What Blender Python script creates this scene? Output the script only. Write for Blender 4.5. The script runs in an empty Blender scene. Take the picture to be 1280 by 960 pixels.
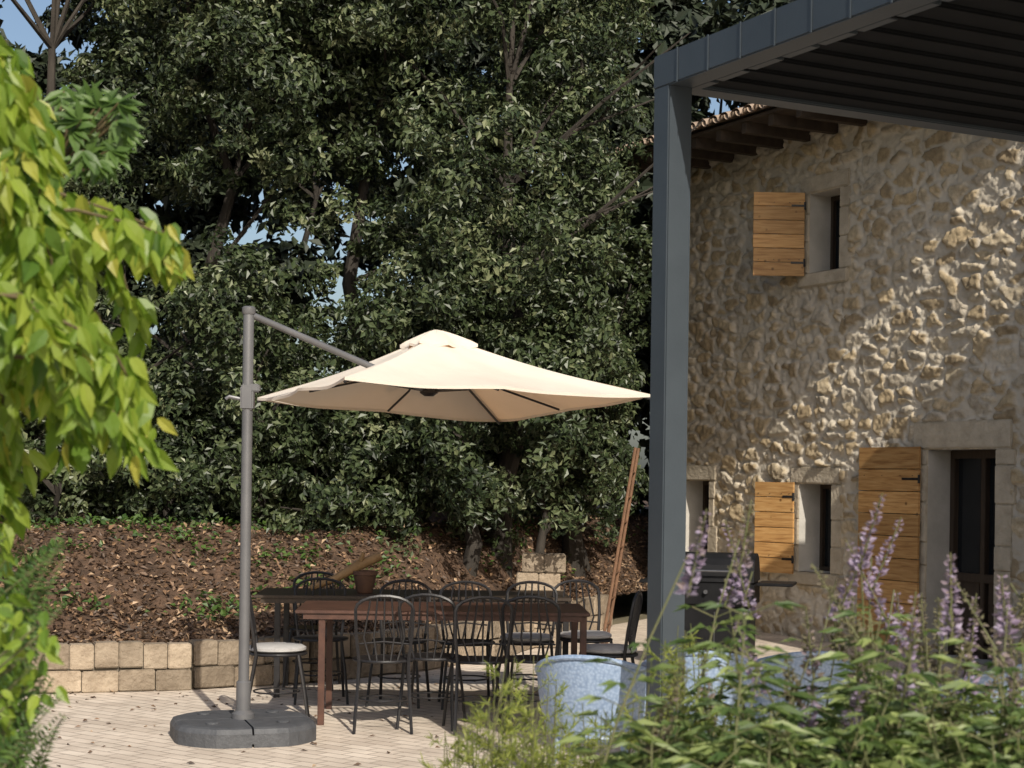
import bpy, math, random
import numpy as np
from mathutils import Vector, Matrix
random.seed(7); rng=np.random.default_rng(11)
sc=bpy.context.scene
sc.view_settings.view_transform='Standard'; sc.view_settings.look='None'; sc.view_settings.exposure=0
# ------------------------------------------------------------ materials
def newmat(name):
    m=bpy.data.materials.new(name); m.use_nodes=True
    nt=m.node_tree; b=nt.nodes['Principled BSDF']; return m,nt,b
def N(nt,t,**k):
    n=nt.nodes.new(t)
    for a,v in k.items():
        if a in n.inputs: n.inputs[a].default_value=v
        else: setattr(n,a,v)
    return n
def ramp(nt,stops):
    r=nt.nodes.new('ShaderNodeValToRGB'); e=r.color_ramp.elements
    while len(e)<len(stops): e.new(0.5)
    for i,(p,c) in enumerate(stops):
        e[i].position=p; e[i].color=(c[0],c[1],c[2],1)
    return r
def noise_mat(name,c1,c2,scale=8,rough=.7,bump=.2,bscale=None,metal=0,stretch=None,dist=.01,spec=.4):
    m,nt,b=newmat(name); L=nt.links
    tc=N(nt,'ShaderNodeTexCoord'); mp=N(nt,'ShaderNodeMapping')
    L.new(tc.outputs['Object'],mp.inputs['Vector'])
    if stretch: mp.inputs['Scale'].default_value=stretch
    n1=N(nt,'ShaderNodeTexNoise',Scale=scale,Detail=6.0,Roughness=.6); L.new(mp.outputs[0],n1.inputs['Vector'])
    r=ramp(nt,[(.3,c1),(.7,c2)]); L.new(n1.outputs['Fac'],r.inputs[0]); L.new(r.outputs[0],b.inputs['Base Color'])
    n2=N(nt,'ShaderNodeTexNoise',Scale=bscale or scale*4,Detail=5.0); L.new(mp.outputs[0],n2.inputs['Vector'])
    bp=N(nt,'ShaderNodeBump',Strength=bump,Distance=dist); L.new(n2.outputs['Fac'],bp.inputs['Height']); L.new(bp.outputs[0],b.inputs['Normal'])
    b.inputs['Roughness'].default_value=rough; b.inputs['Metallic'].default_value=metal
    b.inputs['Specular IOR Level'].default_value=spec
    return m
def leaf_mat(name,stops,rough=.45,trans=.3,tcol=None,spec=.5):
    m,nt,b=newmat(name); L=nt.links
    a=N(nt,'ShaderNodeAttribute',attribute_name='rnd')
    r=ramp(nt,stops); L.new(a.outputs['Fac'],r.inputs[0]); L.new(r.outputs[0],b.inputs['Base Color'])
    b.inputs['Roughness'].default_value=rough; b.inputs['Specular IOR Level'].default_value=spec
    if trans<=0: return m
    tr=N(nt,'ShaderNodeBsdfTranslucent')
    mx=N(nt,'ShaderNodeMixRGB',blend_type='MULTIPLY'); mx.inputs[0].default_value=1
    L.new(r.outputs[0],mx.inputs[1]); mx.inputs[2].default_value=tcol or (1.3,1.5,.6,1)
    L.new(mx.outputs[0],tr.inputs[0])
    ms=N(nt,'ShaderNodeMixShader'); ms.inputs[0].default_value=trans
    L.new(b.outputs[0],ms.inputs[1]); L.new(tr.outputs[0],ms.inputs[2])
    L.new(ms.outputs[0],nt.nodes['Material Output'].inputs[0]); return m
M={}
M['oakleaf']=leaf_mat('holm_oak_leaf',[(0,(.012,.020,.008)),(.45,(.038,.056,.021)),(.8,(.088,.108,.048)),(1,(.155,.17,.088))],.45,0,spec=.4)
M['farleaf']=leaf_mat('distant_leaf',[(0,(.012,.02,.009)),(1,(.03,.042,.018))],.6,0)
M['limeleaf']=leaf_mat('lime_leaf',[(0,(.07,.14,.02)),(.4,(.17,.26,.03)),(.8,(.27,.34,.045)),(1,(.40,.38,.07))],.45,.45)
M['fernleaf']=leaf_mat('fern_leaf',[(0,(.03,.07,.015)),(1,(.10,.17,.035))],.5,.3)
M['vitexleaf']=leaf_mat('vitex_leaf',[(0,(.06,.105,.03)),(.6,(.14,.195,.06)),(1,(.27,.32,.115))],.5,.3)
M['fennel']=leaf_mat('fennel',[(0,(.14,.19,.035)),(1,(.34,.36,.08))],.6,.35)
M['flower']=leaf_mat('vitex_flower',[(0,(.15,.14,.07)),(.35,(.24,.19,.17)),(.7,(.30,.23,.34)),(1,(.44,.38,.50))],.7,.3,(1,1,1,1))
M['litter']=leaf_mat('leaf_litter_leaf',[(0,(.04,.024,.014)),(.5,(.11,.065,.038)),(.85,(.24,.145,.08)),(1,(.42,.30,.19))],.6,0)
M['bark']=noise_mat('bark',(.018,.015,.012),(.05,.042,.034),9,.9,.8,30,stretch=(1,1,.3))
M['twig']=noise_mat('twig',(.07,.05,.025),(.14,.11,.05),20,.8,.3)
M['stem']=noise_mat('green_stem',(.08,.10,.035),(.14,.13,.06),20,.7,.2)
M['soil']=noise_mat('leaf_litter_soil',(.04,.025,.016),(.13,.078,.048),7,.95,1,18,dist=.05)
M['ground']=noise_mat('ground',(.10,.09,.055),(.2,.17,.11),1.5,.95,.6,12,dist=.03)
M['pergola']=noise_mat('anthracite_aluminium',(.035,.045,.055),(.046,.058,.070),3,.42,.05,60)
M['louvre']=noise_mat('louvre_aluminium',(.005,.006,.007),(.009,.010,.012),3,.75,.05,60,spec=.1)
def fabric():
    m=noise_mat('canopy_fabric',(.74,.68,.59),(.80,.74,.65),2.5,.9,.2,7,dist=.03,spec=.15); nt=m.node_tree; b=nt.nodes['Principled BSDF']
    tr=N(nt,'ShaderNodeBsdfTranslucent'); tr.inputs[0].default_value=(.72,.40,.18,1); ms=N(nt,'ShaderNodeMixShader'); ms.inputs[0].default_value=.26
    nt.links.new(b.outputs[0],ms.inputs[1]); nt.links.new(tr.outputs[0],ms.inputs[2]); nt.links.new(ms.outputs[0],nt.nodes['Material Output'].inputs[0]); return m
M['fabric']=fabric()
M['mast']=noise_mat('mast_metal',(.12,.12,.125),(.16,.16,.165),4,.42,.05,metal=.3)
M['plastic']=noise_mat('base_plastic',(.055,.058,.064),(.085,.088,.095),14,.6,.5,60)
M['rust']=noise_mat('rusty_table_top',(.05,.024,.018),(.10,.048,.033),10,.42,.15,50)
M['blackm']=noise_mat('black_metal',(.012,.012,.014),(.024,.022,.022),20,.4,.1)
M['enamel']=noise_mat('black_enamel',(.008,.008,.009),(.014,.014,.015),6,.5,.05,spec=.15)
M['cushion']=noise_mat('cushion',(.34,.33,.32),(.42,.41,.40),20,.9,.3)
M['dress']=noise_mat('dressed_stone',(.35,.30,.225),(.54,.475,.37),5,.9,.7,26,dist=.02)
M['render']=noise_mat('reveal_plaster',(.38,.36,.32),(.50,.475,.43),4,.9,.3,40)
M['doorw']=noise_mat('dark_door_wood',(.03,.02,.014),(.055,.038,.025),8,.5,.2,stretch=(6,6,.6))
M['rafter']=noise_mat('rafter_wood',(.035,.025,.018),(.07,.05,.035),8,.8,.3)
M['tile']=noise_mat('terracotta_tile',(.17,.13,.10),(.36,.27,.20),5,.9,.5,30)
M['terracotta']=noise_mat('terracotta',(.09,.05,.035),(.15,.08,.05),8,.8,.2)
M['logw']=noise_mat('log_wood',(.2,.12,.05),(.36,.23,.11),12,.7,.3)
M['ladderw']=noise_mat('ladder_wood',(.11,.055,.03),(.18,.095,.05),12,.7,.3)
M['steel']=noise_mat('steel',(.12,.12,.125),(.2,.2,.21),10,.35,.05,metal=.8)
M['mortar']=noise_mat('joint_mortar',(.16,.14,.11),(.24,.21,.17),10,.95,.5)
def glass():
    m,nt,b=newmat('window_glass'); b.inputs['Base Color'].default_value=(.01,.012,.014,1); b.inputs['Roughness'].default_value=.08; return m
M['glass']=glass()
def wood():
    m,nt,b=newmat('shutter_wood'); L=nt.links
    tc=N(nt,'ShaderNodeTexCoord'); mp=N(nt,'ShaderNodeMapping'); mp.inputs['Scale'].default_value=(1.2,1.2,14)
    L.new(tc.outputs['Object'],mp.inputs[0])
    n=N(nt,'ShaderNodeTexNoise',Scale=3.0,Detail=7.0,Distortion=.6); L.new(mp.outputs[0],n.inputs['Vector'])
    a=N(nt,'ShaderNodeAttribute',attribute_name='rnd')
    r=ramp(nt,[(.28,(.32,.155,.05)),(.5,(.52,.29,.105)),(.75,(.64,.40,.17))]); L.new(n.outputs['Fac'],r.inputs[0])
    mr=N(nt,'ShaderNodeMapRange'); mr.inputs['To Min'].default_value=.68; mr.inputs['To Max'].default_value=1.1
    L.new(a.outputs['Fac'],mr.inputs[0])
    mx=N(nt,'ShaderNodeMixRGB',blend_type='MULTIPLY'); mx.inputs[0].default_value=1
    L.new(r.outputs[0],mx.inputs[1]); L.new(mr.outputs[0],mx.inputs[2]); 
    n3=N(nt,'ShaderNodeTexVoronoi',Scale=6.0); L.new(tc.outputs['Object'],n3.inputs['Vector'])
    kr=ramp(nt,[(.05,(.35,.3,.25)),(.13,(1,1,1))]); L.new(n3.outputs['Distance'],kr.inputs[0])
    mk=N(nt,'ShaderNodeMixRGB',blend_type='MULTIPLY'); mk.inputs[0].default_value=1
    L.new(mx.outputs[0],mk.inputs[1]); L.new(kr.outputs[0],mk.inputs[2])
    L.new(mk.outputs[0],b.inputs['Base Color']); b.inputs['Roughness'].default_value=.6
    bp=N(nt,'ShaderNodeBump',Strength=.3,Distance=.01); L.new(n.outputs['Fac'],bp.inputs['Height']); L.new(bp.outputs[0],b.inputs['Normal'])
    return m
M['shutter']=wood()
def stone_attr():
    m,nt,b=newmat('rubble_stone'); L=nt.links
    tc=N(nt,'ShaderNodeTexCoord')
    a=N(nt,'ShaderNodeAttribute',attribute_name='cell'); k=N(nt,'ShaderNodeAttribute',attribute_name='mask')
    r=ramp(nt,[(0,(.33,.265,.175)),(.2,(.42,.335,.215)),(.42,(.50,.405,.265)),(.62,(.53,.455,.33)),(.8,(.41,.365,.295)),(1,(.62,.555,.44))])
    L.new(a.outputs['Fac'],r.inputs[0])
    n=N(nt,'ShaderNodeTexNoise',Scale=14.0,Detail=8.0,Roughness=.65); L.new(tc.outputs['Object'],n.inputs['Vector'])
    rr=ramp(nt,[(.3,(.66,.64,.62)),(.7,(1.2,1.18,1.14))]); L.new(n.outputs['Fac'],rr.inputs[0])
    mm=N(nt,'ShaderNodeMixRGB',blend_type='MULTIPLY'); mm.inputs[0].default_value=1; L.new(r.outputs[0],mm.inputs[1]); L.new(rr.outputs[0],mm.inputs[2])
    n2=N(nt,'ShaderNodeTexNoise',Scale=1.3,Detail=4.0); L.new(tc.outputs['Object'],n2.inputs['Vector'])
    mo=ramp(nt,[(.3,(.46,.41,.33)),(.7,(.63,.575,.48))]); L.new(n2.outputs['Fac'],mo.inputs[0])
    mx=N(nt,'ShaderNodeMixRGB'); L.new(k.outputs['Fac'],mx.inputs[0]); L.new(mo.outputs[0],mx.inputs[1]); L.new(mm.outputs[0],mx.inputs[2])
    L.new(mx.outputs[0],b.inputs['Base Color']); b.inputs['Roughness'].default_value=.92; b.inputs['Specular IOR Level'].default_value=.2
    n4=N(nt,'ShaderNodeTexNoise',Scale=40.0,Detail=6.0,Roughness=.7); L.new(tc.outputs['Object'],n4.inputs['Vector'])
    bp=N(nt,'ShaderNodeBump',Strength=.7,Distance=.015); L.new(n4.outputs['Fac'],bp.inputs['Height']); L.new(bp.outputs[0],b.inputs['Normal'])
    return m
M['stone']=stone_attr()
def stone_plain():
    m,nt,b=newmat('rubble_stone_plain'); L=nt.links
    tc=N(nt,'ShaderNodeTexCoord'); mp=N(nt,'ShaderNodeMapping'); mp.inputs['Scale'].default_value=(1,1,1.6); L.new(tc.outputs['Object'],mp.inputs[0])
    v=N(nt,'ShaderNodeTexVoronoi',Scale=4.0); L.new(mp.outputs[0],v.inputs['Vector'])
    e=N(nt,'ShaderNodeTexVoronoi',Scale=4.0,feature='DISTANCE_TO_EDGE'); L.new(mp.outputs[0],e.inputs['Vector'])
    s=N(nt,'ShaderNodeSeparateColor'); L.new(v.outputs['Color'],s.inputs[0])
    r=ramp(nt,[(0,(.25,.19,.12)),(.5,(.42,.32,.2)),(1,(.48,.41,.31))]); L.new(s.outputs[0],r.inputs[0])
    k=ramp(nt,[(.02,(0,0,0)),(.07,(1,1,1))]); L.new(e.outputs['Distance'],k.inputs[0])
    mx=N(nt,'ShaderNodeMixRGB'); L.new(k.outputs[0],mx.inputs[0]); mx.inputs[1].default_value=(.45,.41,.34,1); L.new(r.outputs[0],mx.inputs[2])
    L.new(mx.outputs[0],b.inputs['Base Color']); b.inputs['Roughness'].default_value=.9
    bp=N(nt,'ShaderNodeBump',Strength=.8,Distance=.03); L.new(k.outputs[0],bp.inputs['Height']); L.new(bp.outputs[0],b.inputs['Normal'])
    return m
M['stonep']=stone_plain()
def paving():
    m,nt,b=newmat('paving_bricks'); L=nt.links
    tc=N(nt,'ShaderNodeTexCoord'); mp=N(nt,'ShaderNodeMapping'); mp.inputs['Rotation'].default_value=(0,0,math.radians(38)); L.new(tc.outputs['Object'],mp.inputs[0])
    br=N(nt,'ShaderNodeTexBrick',Scale=1.0); br.inputs['Brick Width'].default_value=.21; br.inputs['Row Height'].default_value=.105
    br.inputs['Mortar Size'].default_value=.006; br.inputs['Color1'].default_value=(.57,.49,.41,1); br.inputs['Color2'].default_value=(.67,.59,.50,1); br.inputs['Mortar'].default_value=(.34,.28,.23,1)
    br.inputs['Mortar Smooth'].default_value=.3
    L.new(mp.outputs[0],br.inputs['Vector'])
    n=N(nt,'ShaderNodeTexNoise',Scale=2.2,Detail=7.0,Roughness=.65); L.new(tc.outputs['Object'],n.inputs['Vector'])
    rr=ramp(nt,[(.3,(.72,.70,.67)),(.7,(1.1,1.09,1.07))]); L.new(n.outputs['Fac'],rr.inputs[0])
    mm=N(nt,'ShaderNodeMixRGB',blend_type='MULTIPLY'); mm.inputs[0].default_value=1; L.new(br.outputs['Color'],mm.inputs[1]); L.new(rr.outputs[0],mm.inputs[2])
    L.new(mm.outputs[0],b.inputs['Base Color']); b.inputs['Roughness'].default_value=.9
    iv=N(nt,'ShaderNodeMath',operation='SUBTRACT'); iv.inputs[0].default_value=1; L.new(br.outputs['Fac'],iv.inputs[1])
    bp=N(nt,'ShaderNodeBump',Strength=.7,Distance=.01); L.new(iv.outputs[0],bp.inputs['Height']); L.new(bp.outputs[0],b.inputs['Normal'])
    return m
M['paving']=paving()
def resin():
    m,nt,b=newmat('blue_resin_weave'); L=nt.links
    tc=N(nt,'ShaderNodeTexCoord')
    w=N(nt,'ShaderNodeTexVoronoi',Scale=70.0,feature='SMOOTH_F1'); L.new(tc.outputs['Object'],w.inputs['Vector'])
    r=ramp(nt,[(.2,(.28,.36,.49)),(.7,(.18,.25,.37))]); L.new(w.outputs['Distance'],r.inputs[0]); L.new(r.outputs[0],b.inputs['Base Color'])
    b.inputs['Roughness'].default_value=.42
    bp=N(nt,'ShaderNodeBump',Strength=.4,Distance=.004,invert=True); L.new(w.outputs['Distance'],bp.inputs['Height']); L.new(bp.outputs[0],b.inputs['Normal'])
    return m
M['resin']=resin()
# ------------------------------------------------------------ builders
def empty(name,loc=(0,0,0),rotz=0,parent=None):
    o=bpy.data.objects.new(name,None); sc.collection.objects.link(o); o.location=loc; o.rotation_euler=(0,0,rotz)
    o.empty_display_size=.1
    if parent: o.parent=parent
    return o
class MB:
    def __init__(s): s.v=[]; s.f=[]; s.m=[]; s.r=[]
    def add(s,vs,fs,mi=0,rnd=None):
        o=len(s.v); s.v+= [tuple(v) for v in vs]; s.f+=[tuple(i+o for i in f) for f in fs]; s.m+=[mi]*len(fs)
        s.r+=[random.random() if rnd is None else rnd]*len(vs)
    def box(s,c,size,mi=0,rot=None,ch=0.0):
        x,y,z=[a/2 for a in size]
        if ch<=0:
            vs=[Vector((i*x,j*y,k*z)) for i in(-1,1) for j in(-1,1) for k in(-1,1)]
            fs=[(0,1,3,2),(4,6,7,5),(0,4,5,1),(2,3,7,6),(0,2,6,4),(1,5,7,3)]
        else:
            import bmesh
            bm=bmesh.new(); bmesh.ops.create_cube(bm,size=1.0)
            for v in bm.verts: v.co=Vector((v.co.x*2*x,v.co.y*2*y,v.co.z*2*z))
            bmesh.ops.bevel(bm,geom=bm.edges[:],offset=ch,segments=2,affect='EDGES')
            bm.verts.index_update()
            vs=[v.co.copy() for v in bm.verts]; fs=[[v.index for v in f.verts] for f in bm.faces]; bm.free()
        if rot is not None: vs=[rot@v for v in vs]
        c=Vector(c); s.add([v+c for v in vs],fs,mi)
    def tube(s,pts,r,n=7,mi=0,cap=True):
        pts=[Vector(p) for p in pts]; rs=r if isinstance(r,(list,tuple)) else [r]*len(pts)
        vs=[]; 
        t0=(pts[1]-pts[0]).normalized(); up=Vector((0,0,1)) if abs(t0.z)<.9 else Vector((1,0,0))
        a=t0.cross(up).normalized()
        for i,p in enumerate(pts):
            t=(pts[min(i+1,len(pts)-1)]-pts[max(i-1,0)]).normalized()
            a=(a-t*a.dot(t)).normalized(); b=t.cross(a)
            for k in range(n):
                an=2*math.pi*k/n; vs.append(p+(a*math.cos(an)+b*math.sin(an))*rs[i])
        fs=[]
        for i in range(len(pts)-1):
            for k in range(n):
                k2=(k+1)%n; fs.append((i*n+k,i*n+k2,(i+1)*n+k2,(i+1)*n+k))
        if cap: fs.append(tuple(range(n))[::-1]); fs.append(tuple(range((len(pts)-1)*n,len(pts)*n)))
        s.add(vs,fs,mi)
    def lathe(s,prof,c=(0,0,0),n=24,mi=0):
        vs=[];fs=[]
        for (r,z) in prof:
            for k in range(n):
                a=2*math.pi*k/n; vs.append((c[0]+r*math.cos(a),c[1]+r*math.sin(a),c[2]+z))
        for i in range(len(prof)-1):
            for k in range(n):
                k2=(k+1)%n; fs.append((i*n+k,i*n+k2,(i+1)*n+k2,(i+1)*n+k))
        fs.append(tuple(range(n))[::-1]); fs.append(tuple(range((len(prof)-1)*n,len(prof)*n)))
        s.add(vs,fs,mi)
    def build(s,name,mats,parent=None,smooth=False,loc=None,rotz=None):
        me=bpy.data.meshes.new(name); me.from_pydata(s.v,[],s.f); me.update()
        for m in mats: me.materials.append(M[m])
        me.polygons.foreach_set('material_index',s.m)
        if smooth: me.polygons.foreach_set('use_smooth',[True]*len(s.f))
        at=me.attributes.new('rnd','FLOAT','POINT'); at.data.foreach_set('value',s.r)
        o=bpy.data.objects.new(name,me); sc.collection.objects.link(o)
        if parent: o.parent=parent
        if loc: o.location=loc
        if rotz is not None: o.rotation_euler=(0,0,rotz)
        if smooth:
            try:
                me.set_sharp_from_angle(angle=math.radians(40))
            except Exception: pass
        return o
def nrm(a): return a/np.maximum(np.linalg.norm(a,axis=1,keepdims=True),1e-9)
def leaves(name,P,D,Nn,L,W,rnd,mat,parent=None,detail=False,droop=.15,extra=None):
    """P base, D direction, Nn normal, L length, W width"""
    D=nrm(D); S=nrm(np.cross(D,Nn)); Nn=np.cross(S,D); L=L[:,None]; W=W[:,None]; n=len(P)
    if not detail:
        V=np.stack([P, P+D*L*.45+S*W*.5+Nn*W*.18, P+D*L-Nn*L*droop, P+D*L*.45-S*W*.5+Nn*W*.18],1).reshape(-1,3)
        b=(np.arange(n)*4)[:,None]; F=np.concatenate([b+[0,1,2],b+[0,2,3]],0).tolist(); k=4
    else:
        V=np.stack([P,P+D*L*.5-Nn*L*droop*.3,P+D*L-Nn*L*droop,
            P+D*L*.14+S*W*.36+Nn*W*.08,P+D*L*.45+S*W*.5+Nn*W*.14-Nn*L*droop*.2,P+D*L*.75+S*W*.25-Nn*L*droop*.5+Nn*W*.05,
            P+D*L*.14-S*W*.36+Nn*W*.08,P+D*L*.45-S*W*.5+Nn*W*.14-Nn*L*droop*.2,P+D*L*.75-S*W*.25-Nn*L*droop*.5+Nn*W*.05],1).reshape(-1,3)
        b=(np.arange(n)*9)[:,None]
        F=(b+[0,1,4,3]).tolist()+(b+[1,2,5,4]).tolist()+(b+[0,6,7,1]).tolist()+(b+[1,7,8,2]).tolist(); k=9
    me=bpy.data.meshes.new(name); me.from_pydata(V.tolist(),[],F); me.materials.append(M[mat])
    at=me.attributes.new('rnd','FLOAT','POINT'); at.data.foreach_set('value',np.repeat(rnd,k).astype(np.float32))
    o=bpy.data.objects.new(name,me); sc.collection.objects.link(o)
    if parent: o.parent=parent
    return o
def h2(i,j,s=0):
    v=np.sin(i*127.1+j*311.7+s*74.7)*43758.5453; return v-np.floor(v)
def vnoise(x,y,s=0):
    i=np.floor(x); j=np.floor(y); fx=x-i; fy=y-j; fx=fx*fx*(3-2*fx); fy=fy*fy*(3-2*fy)
    return (h2(i,j,s)*(1-fx)+h2(i+1,j,s)*fx)*(1-fy)+(h2(i,j+1,s)*(1-fx)+h2(i+1,j+1,s)*fx)*fy
def smooth(a,b,x):
    t=np.clip((x-a)/(b-a),0,1); return t*t*(3-2*t)
# ------------------------------------------------------------ ground
g=MB(); R=400
g.add([(-R,-R,0),(R,-R,0),(R,R,0),(-R,R,0)],[(0,1,2,3)]); g.build('ground',['ground'])
wl=[(-14,8.6),(-6,11.3),(-3.4,12.25),(-2.4,12.6),(-1.6,13.1),(-.8,14.0),(-.1,15.3),(.35,16.7),(1.0,18.4),(1.9,20.2),(4,22)]
wx=np.array([a for a,b in wl]); wy=np.array([b for a,b in wl])
p=MB(); n=len(wl)
vs=[(a,b,.004) for a,b in wl]+[(a,-6,.004) for a,b in wl]
vs+= [(9,22,.004),(9,-6,.004)]
fs=[(i,i+n,i+1+n,i+1) for i in range(n-1)]+[(n-1,2*n-1,2*n+1,2*n)]
p.add(vs,fs); p.build('terrace_paving',['paving'])
# bank
def bankz(x,d): return .33+.75*smooth(0,2.6,d)+(.16*(vnoise(x*1.1,d*1.1+3)-.5)+.08*(vnoise(x*3,d*3,2)-.5))*smooth(0,.5,d)
xs=np.linspace(-14,5.5,240); ds=np.concatenate([np.linspace(.02,4,70),np.linspace(4.3,40,30)])
X,Dd=np.meshgrid(xs,ds,indexing='ij'); Y=np.interp(X,wx,wy)+Dd
Z=bankz(X,Dd)+.04*(vnoise(X*6,Y*6,3)-.5)*smooth(0,.3,Dd)
nx,ny=X.shape; V=np.stack([X,Y,Z],-1).reshape(-1,3)
idx=np.arange(nx*ny).reshape(nx,ny)
F=np.stack([idx[:-1,:-1],idx[1:,:-1],idx[1:,1:],idx[:-1,1:]],-1).reshape(-1,4)
me=bpy.data.meshes.new('earth_bank'); me.from_pydata(V.tolist(),[],F.tolist()); me.materials.append(M['soil'])
me.polygons.foreach_set('use_smooth',[True]*len(F))
bank=bpy.data.objects.new('earth_bank',me); sc.collection.objects.link(bank)
nl=24000; lx=rng.uniform(-7,2,nl); ld=np.abs(rng.normal(0,2.0,nl))+.02
ly=np.interp(lx,wx,wy)+ld
P=np.stack([lx,ly,bankz(lx,ld)+.005+.03*rng.random(nl)],1)
leaves('leaf_litter',P,rng.normal(0,1,(nl,3))*[1,1,.5],rng.normal(0,.8,(nl,3))+[0,-.3,1],rng.uniform(.03,.08,nl),rng.uniform(.02,.04,nl),rng.random(nl)**1.4,'litter')
nl=2600; cx=rng.uniform(-7,1.5,40); cd_=rng.uniform(.8,3.2,40); k=rng.integers(0,40,nl)
lx=cx[k]+rng.normal(0,.16,nl); ld=np.maximum(cd_[k]+rng.normal(0,.12,nl),.05); ly=np.interp(lx,wx,wy)+ld
leaves('ivy_ground_cover',np.stack([lx,ly,bankz(lx,ld)+rng.random(nl)*.1],1),rng.normal(0,1,(nl,3))*[1,1,.5],rng.normal(0,.4,(nl,3))+[0,-.4,1],rng.uniform(.04,.08,nl),rng.uniform(.03,.05,nl),rng.random(nl),'fernleaf')
nl=900; lx=rng.uniform(-5,1.5,nl); ly=rng.uniform(9,13.8,nl); kk=rng.random(nl)<np.exp(-(np.interp(lx,wx,wy)-ly)/1.3)+.15; k=(ly<np.interp(lx,wx,wy)-.1)&kk; nl=int(k.sum())
leaves('fallen_leaves',np.stack([lx[k],ly[k],np.full(nl,.012)],1),rng.normal(0,1,(nl,3))*[1,1,.1],rng.normal(0,.25,(nl,3))+[0,0,1],rng.uniform(.025,.055,nl),rng.uniform(.015,.03,nl),rng.random(nl),'litter')
# retaining wall of edging blocks
rw=empty('retaining_wall'); rb=MB()
pl=[Vector((a,b,0)) for a,b in wl[:9]]
core=MB()
for a,b in zip(pl[:-1],pl[1:]):
    d=(b-a); L=d.length; d.normalize(); ang=math.atan2(d.y,d.x); ro=Matrix.Rotation(ang,3,'Z'); nn=Vector((d.y,-d.x,0))
    core.box((a+b)/2+Vector((0,0,.165)),(L,.10,.31),0,ro)
    for row,(zc,hh,bw) in enumerate([(.085,.155,.30),(.265,.185,.19)]):
        k=max(1,round(L/bw)); w=L/k
        for i in range(k):
            c=a+d*(w*(i+.5))+nn*(.035+.02*(1-row)+random.uniform(-.012,.012))
            rb.box(c+Vector((0,0,zc+random.uniform(-.01,.01))),(w-.005,.14,hh),0,ro@Matrix.Rotation(random.uniform(-.03,.03),3,'Z')@Matrix.Rotation(random.uniform(-.012,.012),3,'Y'),.008)
core.build('wall_core',['mortar'],rw); 
def block_mat():
    m=noise_mat('edging_block',(.22,.17,.12),(.40,.325,.24),6,.9,.9,28,dist=.025)
    nt=m.node_tree; b=nt.nodes['Principled BSDF']; src=b.inputs['Base Color'].links[0].from_socket
    a=N(nt,'ShaderNodeAttribute',attribute_name='rnd'); mr=N(nt,'ShaderNodeMapRange'); mr.inputs['To Min'].default_value=.6; mr.inputs['To Max'].default_value=1.1
    nt.links.new(a.outputs['Fac'],mr.inputs[0]); mx=N(nt,'ShaderNodeMixRGB',blend_type='MULTIPLY'); mx.inputs[0].default_value=1
    nt.links.new(src,mx.inputs[1]); nt.links.new(mr.outputs[0],mx.inputs[2]); nt.links.new(mx.outputs[0],b.inputs['Base Color']); return m
M['block']=block_mat()
rb.build('edging_blocks',['block'],rw)
bw=empty('block_pier',(.16,16.1,0)); b=MB()
for r_ in range(5):
    for i in range(2):
        b.box((.05+i*.21-(r_%2)*.05,random.uniform(-.01,.01),.1+r_*.178),(.205,.3,.173),0,None,.009)
b.build('blocks',['block'],bw)
# ------------------------------------------------------------ house
ANG=math.atan2(.884,-.467)
house=empty('stone_house',(4.32,15,0),ANG)
T0,T1,ZT=-.9,5.33,5.28
ops=[(0,.883,0,1.94),(2.226,2.72,3.78,4.6),(2.30,2.83,.69,1.6),(4.476,5.0,.79,1.62)]
def lines(a,b,st,extra):
    base=list(np.arange(a,b,st))+[b]
    for e in extra:
        j=int(np.argmin([abs(x-e) for x in base])); base[j]=e
    return np.array(base)
ts=lines(T0,T1,.0155,[o[0] for o in ops]+[o[1] for o in ops]); zs=lines(0,ZT,.0155,[o[2] for o in ops]+[o[3] for o in ops])
T,Zz=np.meshgrid(ts,zs,indexing='ij')
def voro(x,y):
    x=x+.14*(vnoise(x*5,y*5,5)-.5)+.06*(vnoise(x*17,y*17,8)-.5); y=y+.09*(vnoise(x*5,y*5,6)-.5)+.04*(vnoise(x*17,y*17,9)-.5)
    cx,cy=x/.235,y/.135; f1=np.full(x.shape,9.);f2=np.full(x.shape,9.);cid=np.zeros(x.shape);ox=np.zeros(x.shape);oy=np.zeros(x.shape)
    ic=np.floor(cx);jc=np.floor(cy)
    for di in(-2,-1,0,1,2):
        for dj in(-2,-1,0,1,2):
            i=ic+di;j=jc+dj; px=i+.02+.96*h2(i,j,1);py=j+.02+.96*h2(i,j,2); w=.5*h2(i,j,4)
            dx=cx-px;dy=cy-py; d=np.sqrt(dx*dx+dy*dy)-w
            n1=d<f1; f2=np.where(n1,f1,np.minimum(f2,d)); cid=np.where(n1,h2(i,j,3),cid); ox=np.where(n1,dx,ox);oy=np.where(n1,dy,oy); f1=np.where(n1,d,f1)
    return f1,f2,cid,ox,oy
f1,f2,cid,ox,oy=voro(T,Zz)
edge=f2-f1
prom=vnoise(T*.9,Zz*.9,21)
mask=smooth(.10+.13*prom,.26+.13*prom,edge)
disp=mask*(.006+.034*h2(np.round(cid*997),0,7))+mask*(ox*(h2(cid*500,1,1)-.5)+oy*(h2(cid*700,1,2)-.5))*.06
disp+= .018*(vnoise(T*16,Zz*20,11)-.5)+.014*(vnoise(T*38,Zz*42,12)-.5)+.03*(vnoise(T*1.1,Zz*1.1,13)-.5)
FR=[(-.2,1.08,0,2.2),(2.08,2.87,3.64,4.78),(2.16,2.97,.56,1.78),(4.34,5.14,.66,1.8)]
for (a,b_,c,d) in FR:
    ins=(T>=a-.01)&(T<=b_+.01)&(Zz>=c-.01)&(Zz<=d+.01); disp=np.where(ins,0,disp)
nx,ny=T.shape; idx=np.arange(nx*ny).reshape(nx,ny)
tm=(T[:-1,:-1]+T[1:,1:])/2; zm=(Zz[:-1,:-1]+Zz[1:,1:])/2
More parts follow.
